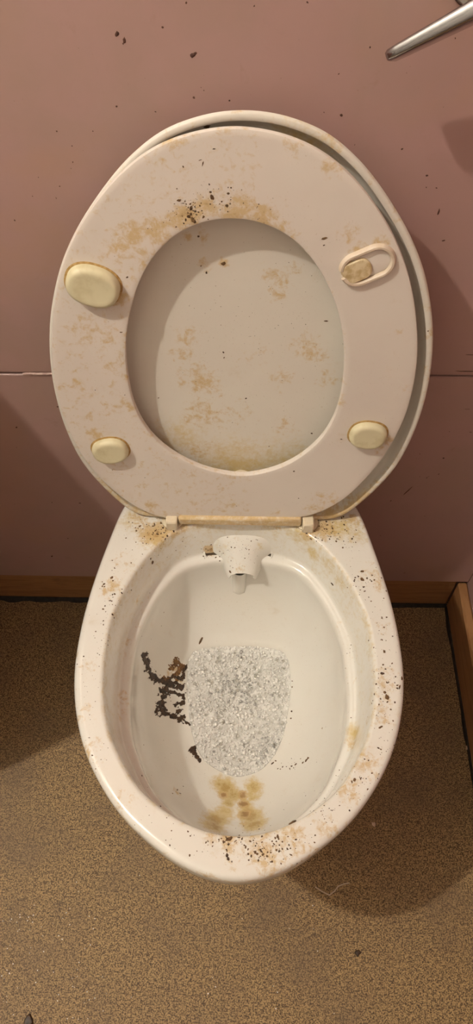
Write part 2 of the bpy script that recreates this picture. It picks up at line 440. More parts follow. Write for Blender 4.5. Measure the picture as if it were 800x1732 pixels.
def oval(px, py, w_, h_, deg, hgt):
    """rounded rubber pad on the seat's underside, w_ x h_ in metres"""
    cxy = to_pl(px, py, S0); a = math.radians(deg); n = 44
    def rg(k, z, dx=0):
        r = []
        for i in range(n):
            q = 2*math.pi*i/n; e = 2/2.3
            x = math.copysign(abs(math.cos(q))**e, math.cos(q))*(w_/2-k); y = math.copysign(abs(math.sin(q))**e, math.sin(q))*(h_/2-k)
            r.append(tuple(frm(S0, cxy[0]+x*math.cos(a)-y*math.sin(a), cxy[1]+x*math.sin(a)+y*math.cos(a), z)))
        return r
    return rg
K = .00061
for px, py, w_, h_, deg, hg in ((158, 481, 80, 62, -20, .010), (187, 760, 66, 54, 15, .0085), (622, 734, 66, 55, -10, .0085)):
    rg = oval(px, py, w_*K, h_*K*1.04, deg, hg)
    b = obj('bumper', loft([rg(0, -.001), rg(0, hg*.45), rg(.0006, hg*.72), rg(.0022, hg*.93), rg(.0046, hg), rg(.0075, hg*.97), rg(.012, hg*.95)], True, True), M_BUMP, seat)
    tag(b, 'pale yellow rubber pad')
    rg2 = oval(px, py, w_*K+.0040, h_*K*1.04+.0040, deg, 0)
    obj('grime_ring', loft([rg2(0, .0001), rg2(.0005, .0005), rg2(.0032, .0008), rg2(.0044, .0001)]), M_RING, b)
# moulded socket of the missing pad
def socket():
    cxy = to_pl(621, 448, S0); a = math.radians(27); L, r = .0088, .0142
    def pt(q, off, h):
        # stadium path
        x = math.cos(q)*(r+off)+math.copysign(L, math.cos(q)) if abs(math.cos(q)) > 1e-6 else 0
        y = math.sin(q)*(r+off)
        return frm(S0, cxy[0]+x*math.cos(a)-y*math.sin(a), cxy[1]+x*math.sin(a)+y*math.cos(a), h)
    qs = [math.radians(d) for d in np.linspace(-170, 158, 76)]
    prof = [(-.0026, -.0004), (-.0024, .0026), (-.0010, .0040), (.0008, .0040), (.0022, .0022), (.0027, -.0004)]
    return loft([[tuple(pt(q, o, h)) for o, h in prof] for q in qs], True, True, closed=False), pt, cxy, a
vf, pt, cxy, a = socket()
def strip_closed(vf_): return vf_
sk = obj('pad_socket', vf, M_SOCK, seat); tag(sk, 'raised oval socket where a pad has come off')
def patch(cx0, cy0, pts, h, dome=.0006):
    V = [tuple(frm(S0, cxy[0]+(cx0+x)*math.cos(a)-(cy0+y)*math.sin(a), cxy[1]+(cx0+x)*math.sin(a)+(cy0+y)*math.cos(a), z)) for z, k in ((-.0004, 1), (h*.7, 1), (h, .9)) for x, y in [(p[0]*k, p[1]*k) for p in pts]]
    m = len(pts); F = [(r*m+i, r*m+(i+1) % m, (r+1)*m+(i+1) % m, (r+1)*m+i) for r in range(2) for i in range(m)]+[tuple(range(2*m, 3*m))]
    return V, F
# the floor of the socket, and the torn pad remnant
el = [(math.cos(q)*.0108+math.copysign(.0082, math.cos(q)), math.sin(q)*.0108) for q in [2*math.pi*(k+.5)/36 for k in range(36)]]
obj('socket_floor', patch(.0015, 0, el, .0010), M_SEAT, sk)
rem = [(-.0135+.0014*math.sin(7*t), -.0105+.021*t) for t in np.linspace(0, 1, 9)][::-1]
rem += [(.0045+.0075*math.cos(q), .0102*math.sin(q)) for q in [math.radians(d) for d in range(-85, 90, 17)]]
o = obj('pad_remnant', patch(-.0085, -.0005, rem, .0036), M_GLUE, sk); tag(o, 'torn yellowish remnant of glue')

# ------------------------------------------------------------------ lid (raised behind the seat, inside to the viewer)
FL = .014                                                       # flange depth
LL = LEAN
L0 = S0-NV*.0085                                # flange-edge plane
LU = Vector((0, math.sin(LL), math.cos(LL))); LN = Vector((0, -math.cos(LL), math.sin(LL)))
def lpl(px, py): q = atpl(px, py, L0, LN)-L0; return (q.x, q.dot(LU))
def lfr(x, s, h): return L0+Vector((x, 0, 0))+LU*s+LN*h
l_right = [(412, 189), (460, 193), (510, 207), (560, 231), (610, 275), (650, 326), (690, 392), (715, 452), (728, 510), (733, 565), (730, 622), (719, 680), (700, 735), (674, 785), (645, 820), (610, 852), (575, 876), (532, 880)]
lr = [lpl(x, y) for x, y in l_right]
XC = lpl(410, 560)[0]-.001
lo = lr+[(2*XC-x, s) for x, s in lr[::-1][:-1]]
lc = (XC, lpl(410, 570)[1]); NL = 240
LO = polar(lo, lc, NL, 4)
def lring(rad, h):
    return [tuple(lfr(lc[0]+rad[i]*math.cos(2*math.pi*i/NL), lc[1]+rad[i]*math.sin(2*math.pi*i/NL), h)) for i in range(NL)]
plate = [lring(LO*.02, -FL+.0005)]+[lring((LO-.014)*f, -FL+.0005) for f in np.linspace(.08, 1, 40)]+[lring(LO-.0120, -FL+.0018)]
plate += [lring(LO-.0105, -FL+.0015), lring(LO-.0085, -FL+.000), lring(LO-.0095, -FL-.0025), lring(LO-.016, -FL-.0050), lring(LO-.03, -FL-.006), lring(LO*.1, -FL-.0075)]
# flange: an open strip that stops at the hinge cut-out
ang = np.degrees(np.arange(NL)*2*math.pi/NL); cutL, cutR = None, None
ks = [i for i in range(NL)]
def xs(i): return LO[i]*math.cos(2*math.pi*i/NL), LO[i]*math.sin(2*math.pi*i/NL)
start = next(i for i in range(int(NL*.75), NL) if xs(i)[0] > .086); end = next(i for i in range(int(NL*.75), int(NL*.5), -1) if xs(i)[0] < -.086)
seq = list(range(start, NL))+list(range(0, end+1))
def fpt(i, ins, h):
    q = 2*math.pi*i/NL; r = LO[i]-ins; return tuple(lfr(lc[0]+r*math.cos(q), lc[1]+r*math.sin(q), h))
prof = [(.0088, -FL+.0005), (.0035, -.008), (0, -.003), (.0008, -.0008), (.0022, 0), (.0052, 0), (.0070, -.0010), (.0078, -.004), (.0090, -.008), (.0115, -.0115), (.0150, -.0135)]
fl = loft([[fpt(i, a_, b_) for a_, b_ in prof] for i in seq], True, True, closed=False)
lid = obj('lid', join(loft(plate, True, True), fl), M_LID, toilet)
T_LID = bvh(lid)
# round button low on the lid
p, nn = hit(T_LID, 408, 806)
if p is None: p = lfr(XC, .03, -FL)
pp = p-LN*(p-lfr(0, 0, -FL)).dot(LN)
obj('lid_button', loft([[tuple(pp+Vector((1, 0, 0))*math.cos(q)*r+LU*math.sin(q)*r+LN*h) for q in [2*math.pi*k/28 for k in range(28)]] for r, h in ((.0115, 0), (.0115, .003), (.0100, .0042), (.0088, .0030), (.004, .0026))], True, True), M_HINGE, lid)

# ------------------------------------------------------------------ hinge
def hbox(px0, px1, py0, py1, y0, y1): pass
hx0, hx1 = atz(291, 884, RIM+.006).x, atz(520, 882, RIM+.006).x
for hx in (hx0, hx1):
    obj('hinge_post', rbox(hx-.0070, hx+.0070, -.119, -.094, RIM-.0005, RIM+.017, .0016), M_HINGE, toilet)
obj('hinge_bar', rbox(hx0+.0082, hx1-.0082, -.1135, -.096, RIM+.005, RIM+.0188, .0022), M_HINGE, toilet)
T_HINGE = None
def washer(hx):
    return lathe([(.0135, 0.0004), (.0135, .0025), (.012, .0035), (.006, .0036)], (hx, -.104, RIM), 24)
for hx in (hx0, hx1): obj('hinge_washer', washer(hx), M_HINGE, toilet)

# ------------------------------------------------------------------ dirt attribute on the white ware
def paint(o, tree, spots, edges=None):
    """spots: (px, py, radius_m, channel 0 amber / 1 dark / 2 yellow, strength)"""
    me = o.data; b = wloc(o); n = len(me.vertices)
    co = np.empty(n*3); me.vertices.foreach_get('co', co); co = co.reshape(-1, 3)+np.array(b)
    col = np.zeros((n, 4), np.float32); col[:, 3] = 1
    for px, py, r, ch, st in spots:
        p, _ = hit(tree, px, py)
        if p is None: continue
        d2 = ((co-np.array(p))**2).sum(1)/(r*r)
        col[:, ch] = np.maximum(col[:, ch], st*np.exp(-d2*1.1))
    if edges is not None: edges(co, col)
    at = me.color_attributes.new('dirt', 'FLOAT_COLOR', 'POINT')
    at.data.foreach_set('color', col.ravel())

def bowl_edges(co, col):
    nr = N
    # thin brown line where the apron meets the ledge, yellow edge round the opening
    for k, (st, ch, lo, hi) in {}.items(): pass
    d = np.hypot(co[:, 0]-CX, co[:, 1]-CY); q = np.arctan2(co[:, 1]-CY, co[:, 0]-CX) % (2*math.pi)
    rI = np.interp(q, np.r_[np.arange(N)*2*math.pi/N, 2*math.pi], np.r_[I, I[0]])
    h = co[:, 2]-RIM; ins = rI-d
    led = np.exp(-((h+.0525)/.006)**2)*(ins > 0)*(ins < .03)*(1-np.exp(-((q-1.5*math.pi)/.8)**2))
    col[:, 0] = np.maximum(col[:, 0], .20*led*(.5+.5*np.cos(q-math.pi)**2))
    lip = np.exp(-((ins)/.005)**2)*(h > -.02)
    col[:, 0] = np.maximum(col[:, 0], .16*lip); col[:, 2] = np.maximum(col[:, 2], .34*lip)
    ap = ((h < -.006) & (h > -.05) & (ins > -.002) & (ins < .02)).astype(float)
    col[:, 2] = np.maximum(col[:, 2], .22*ap)
    rO = np.interp(q, np.r_[np.arange(N)*2*math.pi/N, 2*math.pi], np.r_[O, O[0]])
    out = np.exp(-((rO-d-.001)/.003)**2)*(h > -.04)
    col[:, 0] = np.maximum(col[:, 0], .26*out)
    top = (h > -.004) & (ins < -.002)
    col[:, 0] = np.maximum(col[:, 0], .05*top)
bs = []
# back corners by the hinges
bs += [(258, 900, .022, 0, .8), (285, 893, .014, 0, .9), (275, 897, .016, 1, .40), (240, 875, .02, 0, .5), (215, 880, .02, 2, .5), (310, 890, .012, 0, .6), (265, 910, .02, 2, .8),
       (545, 893, .020, 0, .8), (560, 900, .020, 1, .42), (575, 890, .024, 2, .8), (600, 880, .02, 0, .5), (600, 905, .02, 2, .6), (520, 900, .013, 0, .9), (500, 900, .02, 2, .7), (470, 885, .014, 0, .5), (340, 888, .012, 2, .6)]
# left rim
bs += [(190, 990, .016, 0, .50), (183, 1000, .012, 0, .5), (205, 950, .02, 0, .35), (150, 1130, .02, 0, .28), (140, 1200, .02, 0, .3), (150, 1270, .02, 0, .38), (205, 1360, .02, 0, .3)]
# right rim
bs += [(630, 975, .02, 0, .42), (640, 990, .012, 0, .4), (650, 1060, .02, 0, .3), (655, 1150, .022, 0, .32), (650, 1210, .02, 0, .4), (620, 1290, .022, 0, .46), (590, 1340, .02, 0, .45), (650, 1180, .012, 0, .4)]
# front rim
bs += [(390, 1435, .026, 0, .36), (450, 1440, .03, 0, .5), (500, 1420, .022, 0, .45), (385, 1420, .013, 0, .55), (470, 1425, .02, 0, .45), (360, 1415, .014, 0, .4), (550, 1400, .02, 0, .36)]
# yellow and brown under the water line at the front of the bowl
bs += [(382, 1332, 0.0138, 2, 1.44), (395, 1345, 0.0123, 2, 1.29), (370, 1325, 0.0110, 2, 1.15), (430, 1332, 0.0123, 2, 1.29), (428, 1348, 0.0097, 2, 1.15), (368, 1385, 0.0165, 2, 1.51), (360, 1398, 0.0151, 2, 1.44), (380, 1372, 0.0123, 2, 1.29), (425, 1380, 0.0151, 2, 1.51), (418, 1368, 0.0110, 2, 1.29), (430, 1395, 0.0151, 2, 1.36),
       (386, 1358, .009, 2, 1.3), (417, 1357, .007, 2, 1.2), (378, 1345, .007, 0, 1.2), (411, 1345, .006, 0, 1.4), (412, 1360, .006, 0, 1.5), (414, 1378, .009, 0, 1.2), (412, 1392, .006, 0, .7), (432, 1340, .006, 0, .6), (372, 1338, .006, 0, .55), (395, 1330, .007, 0, .4)]
# inside: amber round the smear, right tan streak, left marks
bs += [(296, 1128, .010, 0, .8), (285, 1140, .010, 0, .5), (305, 1150, .008, 0, .5), (600, 1240, .012, 2, .9), (597, 1260, .012, 0, .5), (590, 1290, .014, 0, .4), (620, 1220, .012, 0, .4), (235, 1020, .014, 0, .32), (300, 1340, .008, 0, .45), (215, 1080, .014, 0, .3), (208, 1180, .014, 0, .4), (205, 1210, .014, 0, .35)]
# side jets
bs += [(355, 930, .009, 0, 1.0), (350, 938, .007, 1, .5), (445, 930, .007, 0, .9), (530, 935, .014, 2, .8), (555, 955, .016, 2, .7), (575, 985, .014, 2, .6)]
paint(bowl, T_BOWL, bs, bowl_edges)
paint(sp, T_SP, [(405, 965, .008, 0, .5), (375, 925, .012, 2, .5), (440, 925, .01, 2, .4), (400, 930, .03, 0, .2)])
ss = [(320, 365, .012, 0, .75), (300, 375, .016, 0, .62), (265, 385, .022, 0, .55), (230, 400, .022, 0, .50), (200, 420, .020, 0, .46), (345, 350, .02, 0, .55), (400, 355, .02, 0, .6), (440, 370, .02, 0, .6), (470, 385, .014, 0, .5), (380, 335, .018, 0, .42), (490, 400, .014, 0, .4), (240, 430, .02, 0, .42), (225, 460, .018, 0, .4),
      (140, 555, .022, 0, .46), (180, 570, .02, 0, .40), (120, 600, .02, 0, .3), (190, 620, .018, 0, .36), (130, 650, .016, 0, .35), (185, 690, .018, 0, .38), (150, 700, .016, 0, .36), (215, 640, .008, 0, .6), (222, 690, .008, 0, .6), (212, 570, .008, 0, .55), (160, 735, .014, 0, .55), (200, 505, .009, 0, .8), (195, 785, .014, 0, .4), (125, 470, .01, 0, .4),
      (610, 430, .012, 0, .55), (595, 465, .010, 0, .6), (655, 440, .010, 0, .5), (590, 395, .010, 0, .5), (640, 410, .012, 0, .45), (655, 745, .010, 0, .6), (600, 725, .010, 0, .4), (640, 760, .012, 0, .4), (550, 845, .02, 0, .45), (530, 860, .014, 0, .5), (255, 855, .014, 0, .5), (240, 865, .012, 0, .6), (390, 855, .006, 0, .7), (500, 240, .012, 0, .5), (560, 285, .014, 0, .45), (300, 235, .012, 0, .5), (285, 240, .01, 0, .5), (270, 272, .006, 0, .5), (575, 620, .01, 0, .5), (578, 680, .008, 0, .5), (685, 660, .012, 0, .3), (670, 560, .01, 0, .3), (470, 868, .012, 0, .35)]
ss += [(325, 358, .009, 1, .62), (318, 340, .008, 1, .5), (328, 372, .008, 1, .6), (358, 335, .006, 1, .42), (385, 345, .008, 1, .35), (310, 350, .007, 1, .4)]
def seat_edges(co, col):
    d = co-np.array(S0); x = d[:, 0]-sc[0]; s = d@np.array(U)-sc[1]
    q = np.arctan2(s, x) % (2*math.pi); r = np.hypot(x, s)
    ri = np.interp(q, np.r_[np.arange(NS)*2*math.pi/NS, 2*math.pi], np.r_[SI, SI[0]])
    e = np.exp(-((r-ri)/.004)**2)
    col[:, 0] = np.maximum(col[:, 0], .24*e)
    col[:, 0] = np.maximum(col[:, 0], .17*(x < .02)+.05)
paint(seat, T_SEAT, ss, seat_edges)
ls = [(320, 570, .02, 0, .42), (340, 640, .03, 0, .46), (345, 700, .03, 0, .42), (335, 760, .03, 0, .40), (310, 600, .02, 0, .4), (470, 470, .02, 0, .42), (475, 500, .014, 0, .4), (520, 590, .022, 0, .45), (540, 600, .014, 0, .4), (475, 640, .02, 0, .36), (560, 640, .018, 0, .36), (360, 660, .014, 0, .5), (400, 700, .03, 0, .3), (480, 720, .02, 0, .35), (430, 600, .03, 0, .26),
      (400, 790, .05, 2, .75), (300, 740, .04, 2, .5), (480, 780, .04, 2, .6), (340, 400, .012, 0, .4), (378, 445, .006, 0, .8), (345, 450, .01, 0, .4), (320, 400, .008, 0, .5), (500, 455, .012, 0, .35)]
def lid_edges(co, col):
    d = co-np.array(L0); h = d@np.array(LN)
    e = np.exp(-((h+.002)/.004)**2)
    s = d@np.array(LU)
    col[:, 0] = np.maximum(col[:, 0], e*(.20+.35*np.exp(-(s/.07)**2)+.08*(d[:, 0] > .1)))
    col[:, 2] = np.maximum(col[:, 2], .40*np.exp(-(s/.06)**2)*(h > -.010))
ls += [(560, 245, .02, 0, .35), (675, 352, .008, 0, .55), (560, 868, .02, 0, .7), (600, 845, .02, 0, .45), (545, 880, .012, 0, .8), (510, 235, .03, 2, .7), (260, 865, .02, 0, .5)]
paint(lid, T_LID, ls, lid_edges)
for o in bpy.data.objects:
    if o.type == 'MESH' and o.name.startswith('hinge'):
        me = o.data; at = me.color_attributes.new('dirt', 'FLOAT_COLOR', 'POINT')
        for i, v in enumerate(me.vertices):
            k = .55 if (o.name.startswith('hinge_bar') and (v.co.x < -.05 or v.co.x > .05)) else .16
            at.data[i].color = (k, .10, .22, 1)

# ------------------------------------------------------------------ specks: small crusts of dirt, real raised bits
def blob(p, nn, r, asp=1.0, rot=0., h=.25, n=9, seed=0):
    rnd = random.Random(seed)
    a = Vector((1, 0, 0)); a = (a-nn*a.dot(nn)).normalized(); b = nn.cross(a)
    a, b = a*math.cos(rot)+b*math.sin(rot), b*math.cos(rot)-a*math.sin(rot)
    V = []; ph = [rnd.uniform(.62, 1.2) for _ in range(n)]
    for k, (rr, hh) in enumerate(((1, -.00012), (.72, h*r))):
        for i in range(n):
            q = 2*math.pi*i/n; V.append(tuple(p+(a*math.cos(q)*asp+b*math.sin(q)/asp)*r*rr*ph[i]+nn*hh))
    V.append(tuple(p+nn*h*r*1.3))
    F = [(i, (i+1) % n, n+(i+1) % n, n+i) for i in range(n)]+[(n+i, n+(i+1) % n, 2*n) for i in range(n)]
    return V, F
PXM = .00064                                                     # metres per pixel about the rim
def specks(tree, explicit, clouds, seed, hh=.22, k=1.0):
    rnd = random.Random(seed); parts = []
    lst = list(explicit)
    for (px, py, sx, sy, n, r0, r1) in clouds:
        for _ in range(n):
            lst.append((rnd.gauss(px, sx), rnd.gauss(py, sy), r0+(r1-r0)*rnd.random()**2.6))
    for i, e in enumerate(lst):
        p, nn = hit(tree, e[0], e[1])
        if p is None: continue
        asp = e[3] if len(e) > 3 else rnd.uniform(.75, 1.35); rot = math.radians(e[4]) if len(e) > 4 else rnd.uniform(0, 6.28)
        parts.append(blob(p, nn, e[2]*PXM*k, asp, rot, hh, 9, seed*1000+i))
    return join(*parts)
def stuff_part(name, vf, mat, parent, label):
    o = obj(name, vf, mat, parent, fixn=False); tag(o, label, kind='stuff'); return o

rim_ex = [(562, 988, 3.6, .6, 80), (612, 966, 3), (613, 980, 4.5), (606, 975, 2), (615, 993, 2.4), (617, 1000, 2), (601, 977, 1.8), (599, 983, 1.8), (580, 926, 2.2), (655, 1180, 4.2), (651, 1171, 3), (647, 1139, 3.4), (650, 1102, 3.2), (680, 1148, 3, 1.5, 90), (655, 1155, 1.6), (663, 1122, 1.8), (664, 1076, 1.6), (654, 1044, 1.8), (646, 1044, 1.7), (644, 1230, 3, 1.6, 30), (640, 1265, 2.2), (661, 1200, 2), (668, 1188, 2), (676, 1162, 3, 1.6, 70), (672, 1164, 2.4),
          (189, 977, 3.4, 1.2, 20), (176, 988, 2.4), (213, 910, 1.8), (194, 961, 1.8), (190, 948, 1.6), (258, 951, 4.2, 1.1, 60), (255, 945, 2.4), (162, 1068, 1.6), (222, 998, 1.8), (222, 952, 1.6), (495, 1391, 6, 1.35, 10), (387, 1419, 5, 1.3, 20), (384, 1447, 3.6), (386, 1453, 2.6), (378, 1424, 2.4), (445, 1445, 2.6), (440, 1437, 2), (437, 1455, 2), (452, 1448, 2), (600, 1319, 3.4), (595, 1322, 2), (470, 1416, 2), (425, 1448, 2), (360, 1425, 1.6), (240, 1312, 1.5), (300, 1336, 2.2, 1.8, 80), (292, 1342, 1.6), (305, 1342, 1.8, 1.7, 10), (310, 1330, 1.4)]
rim_cl = [(265, 895, 22, 10, 60, .6, 3.0), (285, 890, 10, 5, 26, .8, 3.0), (240, 915, 20, 18, 22, .6, 2), (560, 900, 26, 12, 90, .6, 2.6), (540, 885, 20, 6, 30, .6, 2.6), (590, 920, 18, 20, 24, .6, 2), (612, 985, 12, 18, 30, .6, 2.4), (640, 1060, 12, 40, 34, .6, 2.0), (655, 1150, 14, 40, 60, .6, 2.2), (640, 1240, 16, 34, 44, .6, 2.0), (600, 1320, 22, 20, 44, .6, 2.0), (550, 1370, 26, 16, 34, .6, 2.0),
          (475, 1425, 38, 18, 90, .6, 2.2), (450, 1445, 18, 8, 26, .8, 2.6), (395, 1425, 26, 14, 44, .6, 2.2), (330, 1425, 30, 14, 24, .6, 1.8), (250, 1385, 26, 16, 12, .6, 1.8), (185, 1000, 12, 26, 36, .6, 2.2), (170, 1080, 12, 34, 30, .6, 1.8), (150, 1180, 10, 40, 18, .6, 1.6), (165, 1290, 12, 26, 14, .6, 1.6), (590, 1130, 14, 40, 20, .5, 1.3), (240, 1060, 20, 40, 12, .5, 1.5), (360, 935, 12, 6, 24, .8, 2.4), (300, 920, 24, 16, 16, .5, 1.6)]
stuff_part('dirt_specks', specks(T_BOWL, rim_ex, rim_cl, 3), M_SPECK, toilet, 'dark brown specks of dirt scattered over the rim')
stuff_part('spout_specks', specks(T_SP, [(389, 967, 3)], [(405, 925, 18, 14, 40, .5, 1.8), (400, 945, 14, 10, 20, .5, 1.6), (370, 935, 4, 6, 12, .6, 2)], 4), M_SPECK, toilet, 'tiny dark specks on the flush spout')
drops = [(494, 1162, 2), (493, 1203, 2.4), (492, 1215, 2.2), (545, 1232, 1.8), (494, 1152, 2), (518, 1286, 4, 1.4, 30), (512, 1290, 2.6), (500, 1293, 2.8), (493, 1296, 2.4), (490, 1300, 2), (478, 1297, 1.8), (470, 1300, 1.8), (521, 1282, 3), (461, 1291, 3, 1.6, 30), (340, 1083, 6, 1.9, 65), (247, 1315, 1.4), (243, 1260, 1.4), (466, 1287, 2), (474, 1301, 1.6)]
stuff_part('bowl_specks', specks(T_BOWL, drops, [(560, 1120, 22, 50, 16, .5, 1.2), (270, 1280, 30, 30, 8, .5, 1.2), (510, 1350, 40, 20, 16, .5, 1.4), (500, 1290, 14, 5, 16, .5, 2)], 5), M_SPECK, toilet, 'small dark specks inside the bowl')
seat_ex = [(358, 333, 5), (356, 325, 2.4), (303, 339, 3.6), (323, 352, 4), (319, 366, 4.2), (328, 374, 4.6), (323, 362, 3.6), (322, 345, 2.2), (336, 379, 3.2), (344, 367, 3), (384, 348, 4), (386, 327, 3), (375, 341, 2), (338, 348, 2), (354, 312, 2), (386, 317, 1.6), (314, 372, 2.4), (325, 370, 3.4), (311, 378, 2), (295, 345, 1.4), (343, 277, 3, 2.4, 75), (338, 271, 2, 2, 20), (362, 252, 2, 1.8, 0), (310, 282, 2), (549, 403, 4.4, 1.5, 30), (548, 415, 2), (205, 562, 2.4, 1.8, 0), (215, 469, 2.6), (161, 660, 1.6), (211, 668, 1.6), (245, 808, 1.6), (505, 843, 2), (577, 743, 2.2), (497, 797, 3), (400, 856, 1.6), (540, 480, 1.4), (190, 795, 1.5)]
stuff_part('seat_specks', specks(T_SEAT, seat_ex, [(325, 355, 18, 16, 60, .6, 2.0), (380, 340, 26, 14, 40, .6, 1.8), (270, 380, 36, 22, 40, .4, 1.2), (440, 370, 26, 12, 24, .4, 1.2)], 6, .16, .72), M_SPECK, seat, 'black mould spots at the top of the seat')
lid_ex = [(350, 214, 4.2), (350, 218, 3), (635, 296, 2), (378, 446, 4, 1.2, 40), (349, 461, 2.2), (378, 596, 2), (416, 674, 2), (527, 733, 2.2), (551, 543, 2.4, 1.6, 0), (379, 605, 1.6), (455, 755, 1.4), (340, 450, 1.6), (336, 400, 2), (268, 673, 1.5), (724, 560, 1.4), (678, 352, 2)]
stuff_part('lid_specks', specks(T_LID, lid_ex, [(430, 520, 70, 60, 90, .3, .9), (400, 650, 60, 60, 90, .3, .9), (520, 600, 30, 60, 50, .3, .9)], 8, .16), M_SPECK, lid, 'small dark specks on the inside of the lid')

# ---- the dark smears on the left of the bowl: raised crust following the bowl's surface
def strokes_mask(strokes):
    segs = []
    for wd, pts in strokes:
        for a_, b_ in zip(pts, pts[1:]): segs.append((np.array(a_, float), np.array(b_, float), wd*.85))
    def f(x, y):
        best = -9
        for a_, b_, wd in segs:
            d = b_-a_; t = max(0, min(1, ((x-a_[0])*d[0]+(y-a_[1])*d[1])/(d@d+1e-9)))
            dist = math.hypot(x-a_[0]-d[0]*t, y-a_[1]-d[1]*t)
            best = max(best, 1-dist/wd)
        return best
    return f
def c5(L): return [(200+x*.525, 1060+y*.525) for x, y in L]
def crust(strokes, bbox, th, st=.6, rough=.9, hgt=.0011, sd=0):
    f = strokes_mask(strokes); x0, y0, x1, y1 = bbox
    nx, ny = int((x1-x0)/st)+1, int((y1-y0)/st)+1; idx = {}; V = []; F = []
    val = {}
    for j in range(ny):
        for i in range(nx):
            x, y = x0+i*st, y0+j*st
            n_ = noise.fractal(Vector((x*.15, y*.15, sd)), .7, 2.1, 5)
            val[i, j] = f(x, y)+rough*n_-th
    for (i, j), v in val.items():
        if v > -.12:
            p, nn = hit(T_BOWL, x0+i*st, y0+j*st)
            if p is None: continue
            idx[i, j] = len(V); V.append(tuple(p+nn*(max(-.0003, min(1, v*2.2))*hgt*(.7+.6*abs(noise.noise(Vector((i*.5, j*.5, sd))))))))
    for j in range(ny-1):
        for i in range(nx-1):
            k = [(i, j), (i+1, j), (i+1, j+1), (i, j+1)]
            if all(q in idx for q in k) and sum(val[q] for q in k) > 0: F.append(tuple(idx[q] for q in k))
    return V, F
dark = [(9, c5([(85, 95), (92, 122), (108, 155), (132, 176), (158, 182), (190, 188), (205, 200)])), (5, c5([(150, 180), (178, 160), (205, 170), (215, 130)])),
        (12, c5([(150, 205), (145, 228), (138, 250), (133, 268)])), (8, c5([(138, 255), (150, 275), (178, 288), (200, 298), (210, 290)])), (6, c5([(210, 220), (208, 245), (196, 268), (190, 285)])), (4, c5([(150, 208), (178, 212), (208, 222)])), (4, c5([(180, 255), (205, 240)])), (3, c5([(205, 295), (230, 316)]))]
stuff_part('dark_smear', crust(dark, (238, 1100, 326, 1232), .27, .6, .95, sd=2.2), M_CRUST, toilet, 'dark brown crusted smear on the left of the bowl')
amber = [(9, c5([(172, 130), (190, 112), (205, 128), (195, 155)])), (7, c5([(150, 170), (175, 160), (195, 175)])), (5, c5([(100, 110), (112, 135)]))]
stuff_part('amber_smear', crust(amber, (262, 1106, 322, 1164), .38, .6, .95, .0008, sd=7.7), M_AMBERCRUST, toilet, 'amber brown smear on the left of the bowl')
stuff_part('small_smear', crust([(7, c5([(238, 392), (244, 410)])), (5, c5([(246, 412), (262, 430)]))], (316, 1256, 344, 1294), .25, .6, .7, .0014, sd=4.1), M_CRUST, toilet, 'small dark crust beside the foamy water')

# ------------------------------------------------------------------ foamy water
def m_foam():
    t = NT('foam'); at = t.n('ShaderNodeAttribute', attribute_name='shade')
    return t.set(Base_Color=at.outputs['Color'], Roughness=.12, Specular_IOR_Level=.8, Coat_Weight=.6, Coat_Roughness=.04)
tw = NT('cloudy_water')
tw_c = tw.mix(tw.step(tw.noise(160, 5, .65), .4, .62), (.66, .65, .61), (.85, .84, .80))
water = obj('foamy_water', loft([ring(c, W*.02, ZW-.0016)]+[ring(c, W*f, ZW-.0016+.0010*(f > .95)) for f in (.3, .6, .85, .994)], True), tw.set(Base_Color=tw_c, Roughness=.08))
tag(water, 'grey white soap foam on the water in the toilet bowl', 'water', kind='stuff')
import bmesh
bm = bmesh.new(); bmesh.ops.create_icosphere(bm, subdivisions=1, radius=1)
IV = [v.co.copy() for v in bm.verts]; IF = [[v.index for v in f.verts] for f in bm.faces]; bm.free()
wc = Vector((np.mean([p[0] for p in ring(c, W, ZW)]), np.mean([p[1] for p in ring(c, W, ZW)])))
dk0 = atz(405, 1165, ZW); dk1 = atz(445, 1265, ZW)
rnd = random.Random(11); V, F, shade = [], [], []
cnt = 0
while cnt < 6200:
    q = rnd.random()*2*math.pi; k = q/(2*math.pi)*N; i0 = int(k) % N
    rw = W[i0]*(1-(k-int(k)))+W[(i0+1) % N]*(k-int(k)); f = math.sqrt(rnd.random())*1.02
    f = min(f, .985)
    if rnd.random() > (rw/W.max())**2: continue
    x, y = CX+math.cos(q)*rw*f, CY+math.sin(q)*rw*f
    r = .00042+.0019*rnd.random()**4.5
    if rnd.random() < .012: r = rnd.uniform(.0022, .0032)
    z = ZW+rnd.uniform(-.0012, .0006)
    cl = noise.fractal(Vector((x*38, y*38, 1)), .9, 2, 4)
    g = .84+.10*cl+rnd.uniform(-.05, .05)
    d0 = ((x-dk0.x)**2+(y-dk0.y)**2)**.5; d1 = ((x-dk1.x)**2+(y-dk1.y)**2)**.5
    if rnd.random() < .72*math.exp(-(d0/.024)**2)+.40*math.exp(-(d1/.022)**2)+.04: g *= rnd.uniform(.42, .75)
    b = len(V); V += [(x+v.x*r, y+v.y*r, z+v.z*r*.55) for v in IV]; F += [tuple(i+b for i in t_) for t_ in IF]
    g = max(.08, min(.95, g)); shade += [(g, g*.985, g*.93, 1)]*len(IV); cnt += 1
fo = obj('bubbles', (V, F), m_foam(), water, fixn=False)
fo.data.polygons.foreach_set('use_smooth', [True]*len(fo.data.polygons))
for at_ in ('sharp_edge',):
    if at_ in fo.data.attributes: fo.data.attributes.remove(fo.data.attributes[at_])
ca = fo.data.color_attributes.new('shade', 'FLOAT_COLOR', 'POINT'); ca.data.foreach_set('color', np.array(shade, np.float32).ravel())
tag(fo, 'small soap bubbles', kind='stuff')
